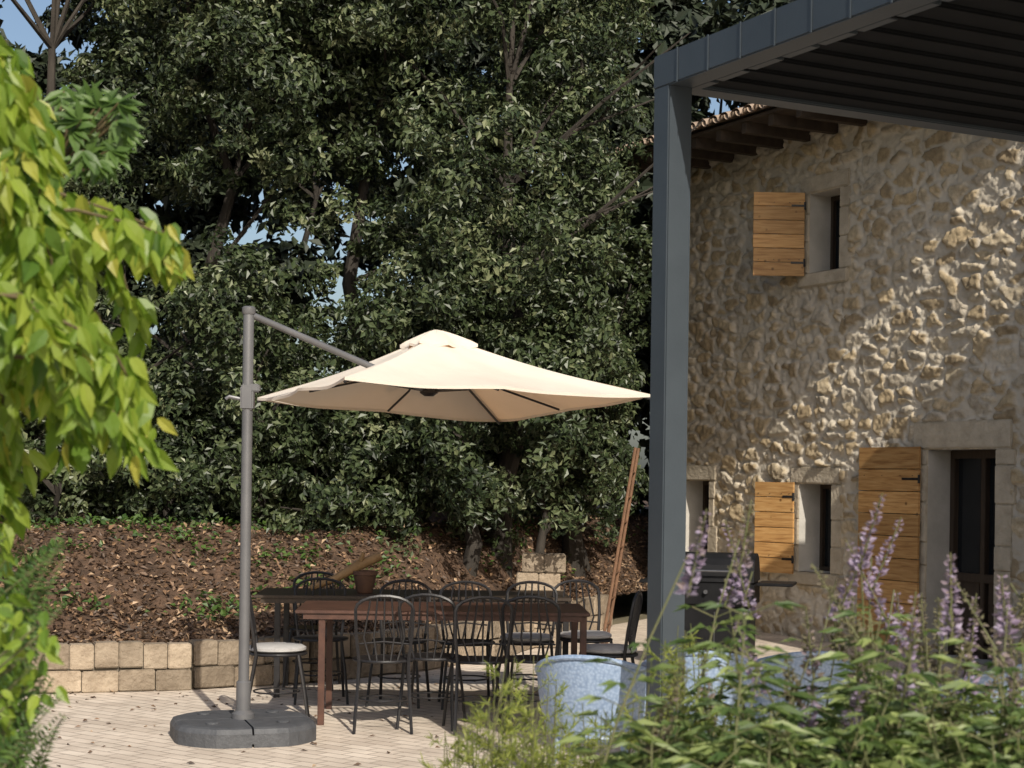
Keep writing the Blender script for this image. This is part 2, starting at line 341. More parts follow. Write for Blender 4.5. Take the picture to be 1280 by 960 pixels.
keep=np.ones(tm.shape,bool)
for (a,b_,c,d) in ops: keep&=~((tm>a)&(tm<b_)&(zm>c)&(zm<d))
F=np.stack([idx[:-1,:-1],idx[:-1,1:],idx[1:,1:],idx[1:,:-1]],-1)[keep]
V=np.stack([T,disp,Zz],-1).reshape(-1,3)
me=bpy.data.meshes.new('front_wall'); me.from_pydata(V.tolist(),[],F.tolist()); me.materials.append(M['stone'])
for nm,ar in(('cell',cid),('mask',mask)):
    at=me.attributes.new(nm,'FLOAT','POINT'); at.data.foreach_set('value',ar.reshape(-1).astype(np.float32))
me.polygons.foreach_set('use_smooth',[True]*len(me.polygons))
o=bpy.data.objects.new('front_wall',me); sc.collection.objects.link(o); o.parent=house
w=MB()
def wallq(a,b):
    w.add([(a[0],a[1],0),(b[0],b[1],0),(b[0],b[1],ZT),(a[0],a[1],ZT)],[(0,1,2,3)])
wallq((T0,0),(T0,-6.5)); wallq((T0,-6.5),(T1,-6.5)); wallq((T1,-6.5),(T1,0))
for t in(T0,T1): w.add([(t,0,ZT),(t,-6.5,ZT),(t,-3.25,ZT+1.1)],[(0,1,2)])
w.build('side_walls',['stonep'],house)
rv=MB(); gl=MB(); dw=MB()
for (a,b_,c,d) in ops:
    dp=-.34
    rv.add([(a,0,c),(a,dp,c),(a,dp,d),(a,0,d)],[(0,1,2,3)]); rv.add([(b_,0,c),(b_,dp,c),(b_,dp,d),(b_,0,d)],[(0,1,2,3)])
    rv.add([(a,0,d),(b_,0,d),(b_,dp,d),(a,dp,d)],[(0,1,2,3)]); rv.add([(a,0,c+.006),(b_,0,c+.006),(b_,dp,c+.006),(a,dp,c+.006)],[(0,1,2,3)])
rv.build('window_reveals',['render'],house)
for (a,b_,c,d) in ops[1:]:
    gl.box(((a+b_)/2,-.31,(c+d)/2),(b_-a,.01,d-c),0)
    for t in (a+.025,b_-.025,(a+b_)/2): dw.box((t,-.29,(c+d)/2),(.045,.05,d-c-.002),0,None,.004)
    for z in (c+.03,d-.025): dw.box(((a+b_)/2,-.288,z),(b_-a-.004,.05,.045),0,None,.004)
a,b_,c,d=ops[0]
gl.box(((a+b_)/2,-.33,1.0),(.88,.01,1.9),0)
for t in (a+.03,b_-.03,(a+b_)/2): dw.box((t,-.30,.97),(.06,.06,1.93),0,None,.005)
for z in(.09,.75,1.9): dw.box(((a+b_)/2,-.298,z),(.86,.055,.08),0,None,.005)
dw.box((a+.2,-.31,.4),(.36,.03,.62)); dw.box((b_-.2,-.31,.4),(.36,.03,.62))
gl.build('window_panes',['glass'],house); dw.build('window_frames',['doorw'],house)
fr=MB()
def frame(op,fo,sill=True,door=False):
    a,b_,c,d=op; A,B,C,D=fo
    fr.box(((A+B)/2,-.052,(d+D)/2+.003),(B-A,.14,D-d-.006),0,None,.012)
    z=c if not door else .02
    while z<d-.02:
        hh=min(random.uniform(.2,.38) if door else random.uniform(.22,.34),d-z)
        if d-z-hh<.1: hh=d-z
        for (x0,x1,sgn) in((A,a,1),(b_,B,-1)):
            k=random.uniform(-.07,.04)
            if sgn==1: x0+=k
            else: x1+=k
            fr.box(((x0+x1)/2,-.052+random.uniform(-.006,.004),z+hh/2),(abs(x1-x0)-.002,.14,hh-.006),0,None,.008)
        z+=hh
    if sill: fr.box(((A+B)/2,-.047,(C+c)/2),(B-A,.16,c-C-.004),0,None,.012)
frame(ops[0],FR[0],False,True); frame(ops[1],FR[1]); frame(ops[2],FR[2]); frame(ops[3],FR[3])
fr.build('dressed_stone_frames',['dress'],house)
def shutter(name,hinge_t,hinge_n,z0,z1,length,world_dir,nb):
    e=MB(); h=z1-z0; bh=h/nb
    for i in range(nb):
        e.box((length/2+random.uniform(-.003,.003),0,z0+bh*(i+.5)),(length,.026,bh-.007),0,None,.003)
    for fx in (.18,.82): e.box((length*fx,-.022,(z0+z1)/2),(.07,.018,h*.94),0)
    for fz in (.16,.84):
        e.box((length*.14,.017,z0+h*fz),(length*.25,.005,.022),1); e.tube([(0,.01,z0+h*fz-.04),(0,.01,z0+h*fz+.04)],.012,8,1)
        for fx in(.1,.3,.6,.9): e.lathe([(.006,-.002),(.006,.004)],(length*fx,.014,z0+h*fz+.03),6,1)
    o=e.build(name,['shutter','blackm'],house)
    wa=math.atan2(world_dir[1],world_dir[0]); o.location=(hinge_t,hinge_n,0); o.rotation_euler=(0,0,wa-ANG); return o
shutter('upper_shutter',2.745,.05,3.75,4.62,.53,(-1,.0),6)
shutter('lower_shutter',2.86,.05,.66,1.62,.52,(-.66,.75),6)
shutter('door_shutter',.93,.06,.05,1.97,.85,(-.484,.875),9)
rf=MB(); OV=.85
rf.box(((T0+T1+.3)/2,OV/2,ZT+.0),(T1-T0+.3,OV,.03),1)
k=int((T1-T0)/.45)
for i in range(k+1): rf.box((T0+.06+i*.45,OV/2-.01,ZT-.07),(.08,OV-.04,.11),1)
def tile_slope(y0,y1,z0,z1):
    L=math.hypot(y1-y0,z1-z0)
    rf.add([(T0,y0,z0),(T1+.3,y0,z0),(T1+.3,y1,z1),(T0,y1,z1)],[(0,1,2,3)],0)
    nt_=int((T1+.3-T0)/.2)
    for i in range(nt_):
        tc=T0+.1+i*.2; nseg=int(L/.38)
        for s_ in range(nseg):
            f0_=s_/nseg; f1_=(s_+1.15)/nseg
            vs=[];m_=7; jx=random.uniform(-.008,.008)
            for ff,rr,dz in((f0_,.093,.02),(min(f1_,1),.077,.0)):
                for q in range(m_):
                    a_=math.pi*q/(m_-1); vs.append((tc+jx+rr*math.cos(a_),y0+(y1-y0)*ff,z0+(z1-z0)*ff+rr*.8*math.sin(a_)+dz))
            rf.add(vs,[(q,q+1,q+1+m_,q+m_) for q in range(m_-1)],0)
tile_slope(OV+.06,-3.25,ZT+.03,ZT+1.3); tile_slope(-7.1,-3.25,ZT+.03,ZT+1.3)
for i in range(int((T1+.3-T0)/.2)):
    tc=T0+.2+i*.2; vs=[]
    for yy,dz in((OV+.07,0),(OV-.35,.1)):
        for q in range(7):
            a_=math.pi*q/6; vs.append((tc+.08*math.cos(a_),yy,ZT+.09+dz-.06*math.sin(a_)))
    rf.add(vs,[(q,q+1,q+8,q+7) for q in range(6)],0)
rf.build('roof',['tile','rafter'],house,True)
ob=empty('offscreen_shade_block',(4.32,15,0),ANG); w=MB()  # added block out of view, sized to shade the facade's lower right
w.box((-4.5,-.7,2.45),(3,4.6,4.9),0); w.build('shade_block_walls',['stonep'],ob)
w=MB(); w.box((-4.5,-.7,4.98),(3.3,4.9,.14),0)
for i in range(16): w.tube([(-6.1+i*.21,-3.15,5.06),(-6.1+i*.21,1.75,5.06)],.07,8)
w.build('shade_block_roof',['tile'],ob)
w=MB(); w.box((-4.4,1.61,1.0),(1.0,.05,2.0),0,None,.01); w.build('shade_block_door',['doorw'],ob)
# ------------------------------------------------------------ pergola
pg=empty('pergola',(.695,7.5,0),math.atan2(.467,.884))
b=MB(); W_=.125
b.box((0,0,1.68),(W_,W_,3.36),0,None,.006); b.box((0,0,.01),(.22,.22,.02),0,None,.004)
LB,LA=4.6,4.4
for (x,y) in((LB,0),(LB,-LA)): b.box((x,y,1.68),(W_,W_,3.36),0,None,.006)
b.build('posts',['pergola'],pg)
b=MB()
b.box((0,-LA/2,3.43),(W_+.004,LA+W_+.004,.15),0,None,.006)
b.box((LB/2,0,3.43),(LB-W_-.006,W_,.146),0,None,.006)
b.box((LB,-LA/2,3.43),(W_+.004,LA+W_+.004,.15),0,None,.006)
for i in range(19):
    b.box((-.067,-.13-i*.235,3.43),(.004,.008,.152),0)
    b.box((.085,-.1-i*.235,3.385),(.05,.2,.06),0,None,.004)
b.build('beams',['pergola'],pg)
b=MB(); nL=int((LA-.05)/.19)
for i in range(nL):
    y=-.155-i*.19
    b.box((LB/2,y,3.378),(LB-W_-.02,.2,.014),0,Matrix.Rotation(math.radians(2.5),3,'X'),.003)
    b.box((LB/2,y-.085,3.364),(LB-W_-.02,.010,.012),0)
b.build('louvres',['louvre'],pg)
# ------------------------------------------------------------ umbrella
um=empty('cantilever_umbrella')
BX,BY=-1.625,10.28
b=MB()
for q in range(4):
    cx,cy=(.006 if q in(0,3) else -.006),(.006 if q<2 else -.006)
    a0=q*math.pi/2; outs=[]
    for k in range(11):
        a=a0+k/10*math.pi/2; sq=1/max(abs(math.cos(a)),abs(math.sin(a))); r=.42*min(sq,1.09); outs.append((math.cos(a)*r,math.sin(a)*r))
    rings=[(1.0,0),(1.0,.085),(.965,.112),(.9,.12)]
    vs=[]; nO=len(outs)
    for s_,z in rings:
        for (x,y) in outs: vs.append((x*s_+cx,y*s_+cy,z))
    fs=[(i*nO+k,i*nO+k+1,(i+1)*nO+k+1,(i+1)*nO+k) for i in range(3) for k in range(nO-1)]
    c0=len(vs); 
    for s_,z in rings: vs.append((cx,cy,z))
    fs.append(tuple([3*nO+k for k in range(nO)]+[c0+3]))
    for i in range(3):
        fs.append((c0+i,i*nO,(i+1)*nO,c0+i+1)); fs.append((i*nO+nO-1,c0+i,c0+i+1,(i+1)*nO+nO-1))
    b.add(vs,fs)
    am=a0+math.pi/4; b.lathe([(.04,0),(.04,.008),(.03,.012)],(math.cos(am)*.3,math.sin(am)*.3,.121),14)
b.box((0,0,.05),(.85,.06,.05)); b.box((0,0,.05),(.06,.85,.05))
b.build('base_weights',['plastic'],um,False,(BX,BY,0),.3)
b=MB(); 
b.tube([(BX,BY,.1),(BX,BY,2.62)],.033,16); b.lathe([(.07,0),(.07,.03),(.045,.05),(.045,.22),(.036,.23)],(BX,BY,.12),20)
b.lathe([(.036,0),(.042,.01),(.042,.04),(.03,.05)],(BX,BY,2.59),16)
b.box((BX,BY,2.08),(.08,.08,.15),0,None,.01); b.box((BX+.02,BY,2.14),(.11,.07,.05),0,None,.008)
b.tube([(BX-.03,BY,2.07),(BX-.11,BY-.02,2.085),(BX-.13,BY-.02,2.07)],.012,8)
C=Vector((-.45,10.97,0))
hub=Vector((C.x-.1,C.y,2.17))
b.tube([(BX,BY,2.595),(hub.x,hub.y,hub.z+.0)],.021,10)
b.build('mast_and_arm',['mast'],um,True)
cs={'N':Vector((-.98,9.75,2.185)),'R':Vector((.87,10.65,2.155)),'F':Vector((-.10,12.3,2.04)),'L':Vector((-1.69,11.1,2.12))}
apex=Vector((C.x-.06,C.y,2.545))
def canopy(cor,apex,sag,nu=12,nv=10,vent=0.0,drop=.018,bow=.04):
    vs=[];fs=[]
    for e in range(4):
        a,c_=cor[e],cor[(e+1)%4]; base=len(vs)
        for i in range(nv+1):
            v=i/nv; v=vent+(1-vent)*v
            for j in range(nu+1):
                u=j/nu; ed=a.lerp(c_,u); pt=apex.lerp(ed,v)
                s_=4*u*(1-u)
                ctr=Vector(((a.x+c_.x)/2,(a.y+c_.y)/2,0)); inn=(Vector((apex.x,apex.y,0))-ctr).normalized()
                s2=abs(math.sin(2*math.pi*u))
                pt=pt+inn*(bow*s2*v*v)+Vector((0,0,-sag*s_*math.sin(math.pi*v)*.6 -.018*s2*v - drop*math.sin(math.pi*v) +.005*math.sin(u*19+e)*math.sin(v*9)))
                vs.append(pt)
        for i in range(nv):
            for j in range(nu):
                p0=base+i*(nu+1)+j; fs.append((p0,p0+1,p0+nu+2,p0+nu+1))
        hb=len(vs)
        for j in range(nu+1): vs.append(vs[base+nv*(nu+1)+j]+Vector((0,0,-.018)))
        for j in range(nu): fs.append((base+nv*(nu+1)+j,base+nv*(nu+1)+j+1,hb+j+1,hb+j))
    return vs,fs
cor=[cs['N'],cs['R'],cs['F'],cs['L']]
b=MB(); vs,fs=canopy(cor,apex,.03,20,14,.08,.028); b.add(vs,fs)
cap=[apex.lerp(c,.2)+Vector((0,0,.012)) for c in cor]; vs,fs=canopy(cap,apex+Vector((0,0,.03)),.0,12,6,0,-.012,.02); b.add(vs,fs)
o=b.build('canopy',['fabric'],um,True)
b=MB()
ht=hub+Vector((0,0,.24))
for i,c in enumerate(cor):
    mid=apex.lerp(c,.5)+Vector((0,0,-.07))
    b.tube([ht,mid,c+Vector((0,0,-.028))],.009,6)
    b.tube([hub,mid],.008,6)
    m_=((c+cor[(i+1)%4])/2).lerp(apex,.08); mm_=apex.lerp(m_,.55)+Vector((0,0,-.12))
    b.tube([ht,mm_,m_+Vector((0,0,-.05))],.008,6)
b.lathe([(.03,0),(.06,.02),(.06,.06),(.03,.08)],(hub.x,hub.y,hub.z-.03),14)
b.tube([hub,ht],.018,8)
b.build('ribs',['blackm'],um)
# ------------------------------------------------------------ tables
def table(name,x0,y0,L,W,ang,top,leg,h=.75):
    e=empty(name,(x0,y0,0),ang); b=MB()
    b.box((L/2,W/2,h-.015),(L,W,.022),0,None,.004)
    for s_ in(.03,W-.03): b.box((L/2,s_,h-.045),(L-.1,.025,.035),0)
    for s_ in(.06,L-.06): b.box((s_,W/2,h-.045),(.025,W-.1,.035),0)
    b.build('table_top',[top],e)
    b=MB()
    for x in(.17,L-.04):
        for y in(.05,W-.05): b.box((x,y,(h-.03)/2),(.042,.042,h-.03),0,None,.004)
    b.build('table_legs',[leg],e); return e
table('metal_table',-1.38,10.78,1.9,.85,.04,'rust','rust')
table('metal_table',-1.85,12.1,2.3,.8,.04,'doorw','blackm')
# ------------------------------------------------------------ black chairs
def chair_mesh():
    b=MB(); hs=.45
    ring=[(.19*math.cos(a),.19*math.sin(a),hs) for a in np.linspace(0,2*math.pi,21)]
    b.tube(ring,.010,6,0,False)
    b.lathe([(.0,-.004),(.18,-.004),(.185,.002),(.18,.008),(0,.008)],(0,0,hs),20)
    for sx in(-1,1):
        b.tube([(sx*.14,.14,hs),(sx*.165,.175,.25),(sx*.185,.21,0)],.0105,6)
    arch=[(-.18,-.21,0),(-.165,-.17,.22),(-.155,-.13,hs),(-.175,-.155,.62),(-.18,-.185,.78)]
    top=[(-.18+.18*(1-math.cos(a)),-.185-.012*math.sin(a),.78+.085*math.sin(a)) for a in np.linspace(.35,math.pi-.35,8)]
    pts=arch+top+[(-x,y,z) for x,y,z in arch[::-1]]
    b.tube(pts,.0115,6)
    for k in (-2,-1,0,1,2):
        x=k*.055
        b.tube([(x*.75,-.165,hs),(x*1.15,-.15,.60),(x*.95,-.178,.74),(x*.8,-.193,.862-abs(k)*.012)],.0065,5)
    b.tube([(-.155,-.14,.56),(0,-.155,.575),(.155,-.14,.56)],.006,5)
    r2=[(.15*math.cos(a),.15*math.sin(a)+.0,.2) for a in np.linspace(0,2*math.pi,17)]
    b.tube(r2,.006,5,0,False)
    return b
cb=chair_mesh(); cmesh=None
def chair(x,y,ang,cush=False,name='bistro_chair'):
    global cmesh
    e=empty(name,(x,y,0),ang)
    if cmesh is None: o=cb.build('chair_frame',['blackm'],e,True); cmesh=o.data
    else:
        o=bpy.data.objects.new('chair_frame',cmesh); sc.collection.objects.link(o); o.parent=e
    if cush:
        c=MB(); c.lathe([(0,0),(.17,0),(.19,.012),(.19,.028),(.165,.042),(0,.045)],(0,0,.462),24); c.build('seat_cushion',['cushion'],e,True)
chair(-.80,10.68,.08); chair(-.50,10.86,-.15); chair(-.20,10.7,.2); chair(.15,10.8,-.1)
chair(-1.52,10.98,-1.45,True)
chair(.66,11.2,1.35,True)
for (x,y,a) in((-1.35,12.0,3.3),(-.78,11.9,3.0),(-.3,11.85,3.25),(.12,11.95,2.95),(.55,12.2,3.5),(-1.5,12.8,3.1)): chair(x,y,a,x>.1)
e=empty('terracotta_pot',(-1.08,12.45,.747)); b=MB(); b.lathe([(.05,0),(.06,.01),(.085,.13),(.095,.135),(.095,.165),(.08,.165),(.07,.12)],(0,0,0),24); b.build('pot',['terracotta'],e,True)
e=empty('wooden_log'); b=MB()
b.tube([(-1.47,12.35,.785),(-1.3,12.4,.85),(-1.13,12.45,.95),(-.97,12.5,1.02)],[.022,.03,.04,.034],10); b.tube([(-1.12,12.45,.96),(-1.09,12.42,1.05)],[.025,.014],7)
b.build('log',['logw'],e,True)
# ------------------------------------------------------------ grill
gr=empty('gas_barbecue',(1.78,14.4,0),-.25); b=MB()
b.box((0,0,.66),(.66,.5,.2),0,None,.015)
vs=[];m_=11
for x in(-.33,.33):
    for q in range(m_): 
        a=math.pi*q/(m_-1); vs.append((x,.25*math.cos(a),.765+.24*math.sin(a)))
fs=[(q,q+1,q+1+m_,q+m_) for q in range(m_-1)]+[tuple(range(m_)),tuple(range(m_,2*m_))[::-1]]
b.add(vs,fs)
b.box((-.5,0,.75),(.3,.42,.025),0,None,.005); b.box((.5,0,.75),(.3,.42,.025),0,None,.005)
b.box((0,0,.33),(.6,.44,.42),0,None,.01)
for x in(-.3,.3):
    for y in(-.2,.2): b.box((x,y,.06),(.04,.04,.12))
b.build('body',['enamel'],gr)
b=MB(); b.tube([(-.24,-.27,.87),(-.24,-.31,.86),(.24,-.31,.86),(.24,-.27,.87)],.009,8)
for x in(-.22,-.07,.08,.23): b.tube([(x,-.25,.68),(x,-.29,.68)],.018,14)
b.box((0,-.227,.33),(.008,.012,.36)); b.build('handle_and_knobs',['steel'],gr,True)
# ------------------------------------------------------------ ladder
ld=empty('wooden_ladder'); b=MB()
A0,A1=Vector((.86,15.8,0)),Vector((1.20,16.4,1.93)); off=Vector((.06,.3,0))
b.tube([A0,A1],.016,8); b.tube([A0+off,A1+off*.8],.016,8)
for i in range(1,8):
    f=i/8; b.tube([A0.lerp(A1,f),A0.lerp(A1,f)+off*(1-.2*f)],.011,6)
b.build('rails_and_rungs',['ladderw'],ld,True)
# ------------------------------------------------------------ blue armchairs
def blue_chair(x,y,ang):
    e=empty('blue_armchair',(x,y,0),ang); e.scale=(.92,.92,.95); b=MB(); nu,nv=36,14; vs=[];fs=[]
    for i in range(nu+1):
        u=-1+2*i/nu; a=math.radians(-90+u*128)
        rim=.82-.06*(1-math.cos(u*math.pi*.9))-.10*u*u
        for j in range(nv+1):
            v=j/nv; z=.38+(rim-.38)*v; r=.245+.065*v**.8+.012*math.sin(v*math.pi)
            vs.append((r*1.06*math.cos(a),r*math.sin(a)+.03-.05*v*max(0,-math.sin(a)),z))
    for i in range(nu):
        for j in range(nv):
            p0=i*(nv+1)+j; fs.append((p0,p0+nv+1,p0+nv+2,p0+1))
    b.add(vs,fs); o=b.build('shell',['resin'],e,True); s_=o.modifiers.new('s','SOLIDIFY'); s_.thickness=.022
    b=MB(); b.tube([vs[i*(nv+1)+nv] for i in range(nu+1)],.014,8)
    b.lathe([(0,-.03),(.24,-.03),(.27,0),(.26,.025),(0,.03)],(0,.03,.41),28)
    for sx in(-1,1):
        for sy in(-1,1): b.tube([(sx*.17,sy*.17+.03,.40),(sx*.25,sy*.26+.03,0)],[.02,.013],8)
    b.build('seat_rim_legs',['resin'],e,True)
blue_chair(.43,8.1,-.3); blue_chair(.96,8.4,-.1); blue_chair(1.44,8.45,.15); blue_chair(2.36,8.1,.5)
# ------------------------------------------------------------ trees
def oak(name,bx,by,H,R,nlobe,ncl=30,npl=88,zmin=.7,leaf=.074,gap=None,mat='oakleaf',lrs=1.0,seed=0,front=0.0):
    r=np.random.default_rng(seed); e=empty(name)
    zb=.5; b=MB()
    tr=[(bx,by,zb-.3)]; 
    for k in range(1,7): tr.append((bx+r.normal(0,.10),by+r.normal(0,.08),zb+k*H*.12))
    b.tube(tr,[(.13-.019*k)*min(1,.25+H/8.5) for k in range(7)],9)
    LC=[];LR=[]; tries=0
    while len(LC)<nlobe and tries<nlobe*8:
        tries+=1
        z=zmin+(H-zmin)*r.random(); f=(z-zmin)/(H-zmin); prof=R*(.62+.55*math.sin(math.pi*min(f*.9+.12,1)))
        a=r.uniform(0,2*math.pi); d=prof*r.uniform(.35,1.1); c=np.array([bx+d*math.cos(a),by+d*math.sin(a)*.85,z])
        lr=r.uniform(.42,.92)*lrs
        if gap is not None:
            bad=False
            for (gx,gz,gr) in gap:
                if math.hypot(c[0]/c[1]-gx,(c[2]-1.6)/c[1]-gz)*c[1]<gr+lr*.75: bad=True
            if bad: continue
        LC.append(c);LR.append(lr)
    for q_,(c,lr) in enumerate(zip(LC,LR)):
        k=int(np.clip(round((c[2]-zb)/(H*.12)-1.2),1,5)); st=Vector(tr[k]); en=Vector(c); mid=st.lerp(en,.5)+Vector((r.normal(0,.1),0,.12))
        if q_%2==0: b.tube([st,mid,en],[.03,.018,.007],5)
    b.build('trunk_and_limbs',['bark'],e,True)
    Ps=[];Ns=[];Rn=[]
    for c,lr in zip(LC,LR):
        nc=int(ncl*(lr/.8)**2); lt_=r.normal(0,.10)
        d=nrm(r.normal(0,1,(nc,3))+[0,-.2,.2]); cc=c+d*lr*r.uniform(.55,1.22,(nc,1)); cr=r.uniform(.09,.25,nc)*lrs
        n=npl; g_=nrm(r.normal(0,1,(nc,n,3)).reshape(-1,3)).reshape(nc,n,3)*(r.random((nc,n,1))**.45)
        pos=cc[:,None,:]+g_*cr[:,None,None]*[1.15,1.15,.85]
        nn=d[:,None,:]*.5+g_*.7+[0,-.05,.35]+r.normal(0,.45,(nc,n,3))
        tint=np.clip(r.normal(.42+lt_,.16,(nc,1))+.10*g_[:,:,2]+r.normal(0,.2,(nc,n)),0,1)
        Ps.append(pos.reshape(-1,3));Ns.append(nn.reshape(-1,3));Rn.append(tint.reshape(-1))
    P=np.concatenate(Ps);Nn=nrm(np.concatenate(Ns));Rn=np.concatenate(Rn)
    D=nrm(np.cross(Nn,r.normal(0,1,P.shape))+[0,0,-.12])
    ok=P[:,2]>.6
    if mat=='oakleaf': ok&=P[:,0]<1.32+.2*(P[:,1]-18)+.08*np.sin(P[:,2]*5)
    else:
        rel=P-np.array([4.32,15,0]); dn=rel[:,0]*-.884+rel[:,1]*-.467; tt=rel[:,0]*-.467+rel[:,1]*.884
        ok&=~((tt<5.7)&(tt>-1)&(dn>-7.2)&(dn<1.0)&(P[:,2]<7.2))
    P,D,Nn,Rn=P[ok],D[ok],Nn[ok],Rn[ok]; n=len(P)
    L=r.uniform(.7,1.3,n)*leaf
    leaves('crown',P,D,Nn,L,L*r.uniform(.42,.62,n),Rn,mat,e)
gaps=[(-.172,.143,.10),(-.115,.118,.10)]
oaks=[(-6.6,16.3,8.5,1.9,26),(-4.7,16.6,8.8,1.8,34),(-3.1,17.4,8.6,1.6,28),(-1.55,17.2,8.6,1.7,32),(-.1,16.9,8.4,1.7,36),(.75,18.8,8.2,1.3,30),(-2.4,15.9,3.2,1.2,8),(-5.3,14.8,3.4,1.1,8),(-.5,16.2,4.0,1.15,12)]
for i,(x,y,h,R_,nl_) in enumerate(oaks):
    oak('holm_oak_tree',x,y,h,R_,nl_,gap=gaps,seed=30+i,zmin=1.25 if i>5 else 1.5)
for i,(x,y,h,nl_) in enumerate([(-4.1,15.6,1.9,6),(-3.2,15.9,2.1,6),(-1.7,16.0,1.9,5),(-.7,16.6,2.0,5),(.35,17.9,2.1,5),(.95,19.2,2.3,5)]):
    oak('holm_oak_shrub',x,y,h,.65,nl_,zmin=1.15,lrs=.72,seed=140+i,ncl=26)
for i,(x,y,h) in enumerate([(-9.5,22,10),(-6,25,8.6),(-3,24.5,8.6),(0,25,9),(3,24.5,9.5),(7,26,9),(10,25,8)]):
    oak('distant_tree',x,y,h,2.4,26,ncl=16,npl=50,zmin=.8,leaf=.22,gap=[(-.172,.143,.16),(-.115,.12,.14)],mat='farleaf',lrs=1.5,seed=80+i)
# ------------------------------------------------------------ foreground lime-green tree
lt=empty('persimmon_tree'); tw=MB(); r=np.random.default_rng(5)
def px(x,y,d): return np.array([(x-640)/2100*d,d,1.6+(600-y)/2100*d])
trunk=[(-1.75,3.5,0),(-1.72,3.5,.8),(-1.66,3.5,1.6),(-1.6,3.55,2.3),(-1.5,3.55,3.0)]
tw.tube(trunk,[.07,.06,.05,.035,.015],10)
tws=[[(-60,60),(0,80),(25,150),(30,220)],[(-60,80),(20,110),(45,200),(45,290)],[(-60,190),(30,200),(70,270),(75,350)],
[(-60,240),(70,250),(150,275),(210,300)],[(-60,280),(90,270),(175,290),(222,310)],[(-60,300),(80,300),(150,350),(170,420)],[(-60,350),(60,350),(120,400),(140,480)],
[(-60,410),(80,420),(140,450),(180,520)],[(-60,430),(70,440),(140,500),(185,545)],[(-60,470),(30,470),(80,520),(90,560)],[(-60,500),(0,500),(12,550),(12,600)],
[(-60,250),(20,250),(60,330),(70,420)],[(-60,370),(20,380),(90,430),(100,500)],[(-60,330),(30,330),(50,420),(60,500)],[(-60,210),(0,215),(30,290),(25,400)],
[(-60,560),(-15,560),(0,620),(0,680)],[(-60,120),(-5,130),(10,220),(10,320)]]
P=[];D=[];Nn=[];Ls=[];Rn=[]
for rep in range(2):
    for t in tws:
        if rep==1 and r.random()<.35: continue
        d=r.uniform(3.15,3.95); j=r.normal(0,12,2)*(rep>0)
        pts=[px(a+j[0],c+j[1],d+.05*k) for k,(a,c) in enumerate(t)]
        st=Vector(trunk[3]).lerp(Vector(trunk[4]),r.random()) if pts[0][2]>2 else Vector(trunk[2]).lerp(Vector(trunk[3]),r.random())
        tw.tube([st]+[Vector(q) for q in pts],[.012,.007,.004,.003,.0015],5)
        for s_ in range(3):
            for q in np.arange(0,1,.08):
                p0=pts[s_]*(1-q)+pts[s_+1]*q
                for _ in range(r.integers(1,4)):
                    P.append(p0+r.normal(0,.016,3)+[0,0,-.01]); D.append([r.normal(.1,.45),r.normal(-.1,.45),-1.0]); Nn.append([r.normal(.2,.8),-1+r.normal(0,.6),r.normal(.25,.35)])
                    Ls.append(r.uniform(.04,.088)); Rn.append(np.clip(r.normal(.5,.26),0,1))
P=np.array(P);D=np.array(D);Nn=np.array(Nn);Ls=np.array(Ls)
tw.build('trunk_and_twigs',['twig'],lt,True)
leaves('foliage',P,D,Nn,Ls,Ls*r.uniform(.38,.52,len(P)),np.array(Rn),'limeleaf',lt,True,.25)
P=[];D=[];Nn=[];Ls=[];Rn=[];tw=MB(); wt=empty('fig_sapling')
tw.tube([(-1.5,4.3,0),(-1.42,4.3,1.2),(-1.3,4.3,2.2),(-1.05,4.3,2.52)],[.03,.025,.015,.004],7)
for k in range(40):
    c=px(r.uniform(60,160),r.uniform(120,215),4.3+r.normal(0,.1)); a0=r.uniform(0,6.28)
    tw.tube([Vector(c),Vector((-1.2,4.3,2.35))],.0025,4)
    for m_ in range(5):
        a=a0+(m_-2)*.45; P.append(c); D.append([math.cos(a),-.3+r.normal(0,.2),math.sin(a)*.8-.3]); Nn.append([.2,-.8,.7]); Ls.append(r.uniform(.05,.085)); Rn.append(r.uniform(.3,1))
tw.build('stem',['twig'],wt,True)
leaves('foliage',np.array(P),np.array(D),np.array(Nn),np.array(Ls),np.array(Ls)*.36,np.array(Rn),'fernleaf',wt,True)
def frond(P,D,Nn,Ls,Rn,base,tip,n,ll,arch):
    base=np.array(base);tip=np.array(tip); ax=tip-base; side=nrm(np.cross(ax,[0,-1,.3])[None])[0]
    for k in range(n):
        f=k/n; c=base+ax*f+np.array([0,0,arch*math.sin(f*math.pi)])
        for s_ in(-1,1):
            P.append(c); D.append(side*s_+ax*.6/np.linalg.norm(ax)+r.normal(0,.12,3)); Nn.append([r.normal(0,.2),-.7,.7]); Ls.append(ll*(1-.75*f)*r.uniform(.85,1.1)); Rn.append(r.random())
fe=empty('fern_shrub'); P=[];D=[];Nn=[];Ls=[];Rn=[]; tw=MB()
for k in range(105):
    d=r.uniform(3.2,4.1); tp=px(r.uniform(-60,85),r.uniform(665,960),d); bs=np.array([tp[0]-r.uniform(.05,.25),tp[1]+r.normal(0,.06),tp[2]-r.uniform(.12,.28)])
    frond(P,D,Nn,Ls,Rn,bs,tp,20,.05,.03); tw.tube([Vector(bs),Vector(tp)],[.003,.001],4)
    tw.tube([Vector((-1.25+r.normal(0,.06),3.7,0)),Vector(bs)],[.006,.003],4)
tw.build('stems',['stem'],fe)
leaves('fronds',np.array(P),np.array(D),np.array(Nn),np.array(Ls),np.array(Ls)*.28,np.array(Rn),'fernleaf',fe)
P=[];D=[];Nn=[];Ls=[];Rn=[]; ys=empty('yellow_green_shrub'); tw=MB()
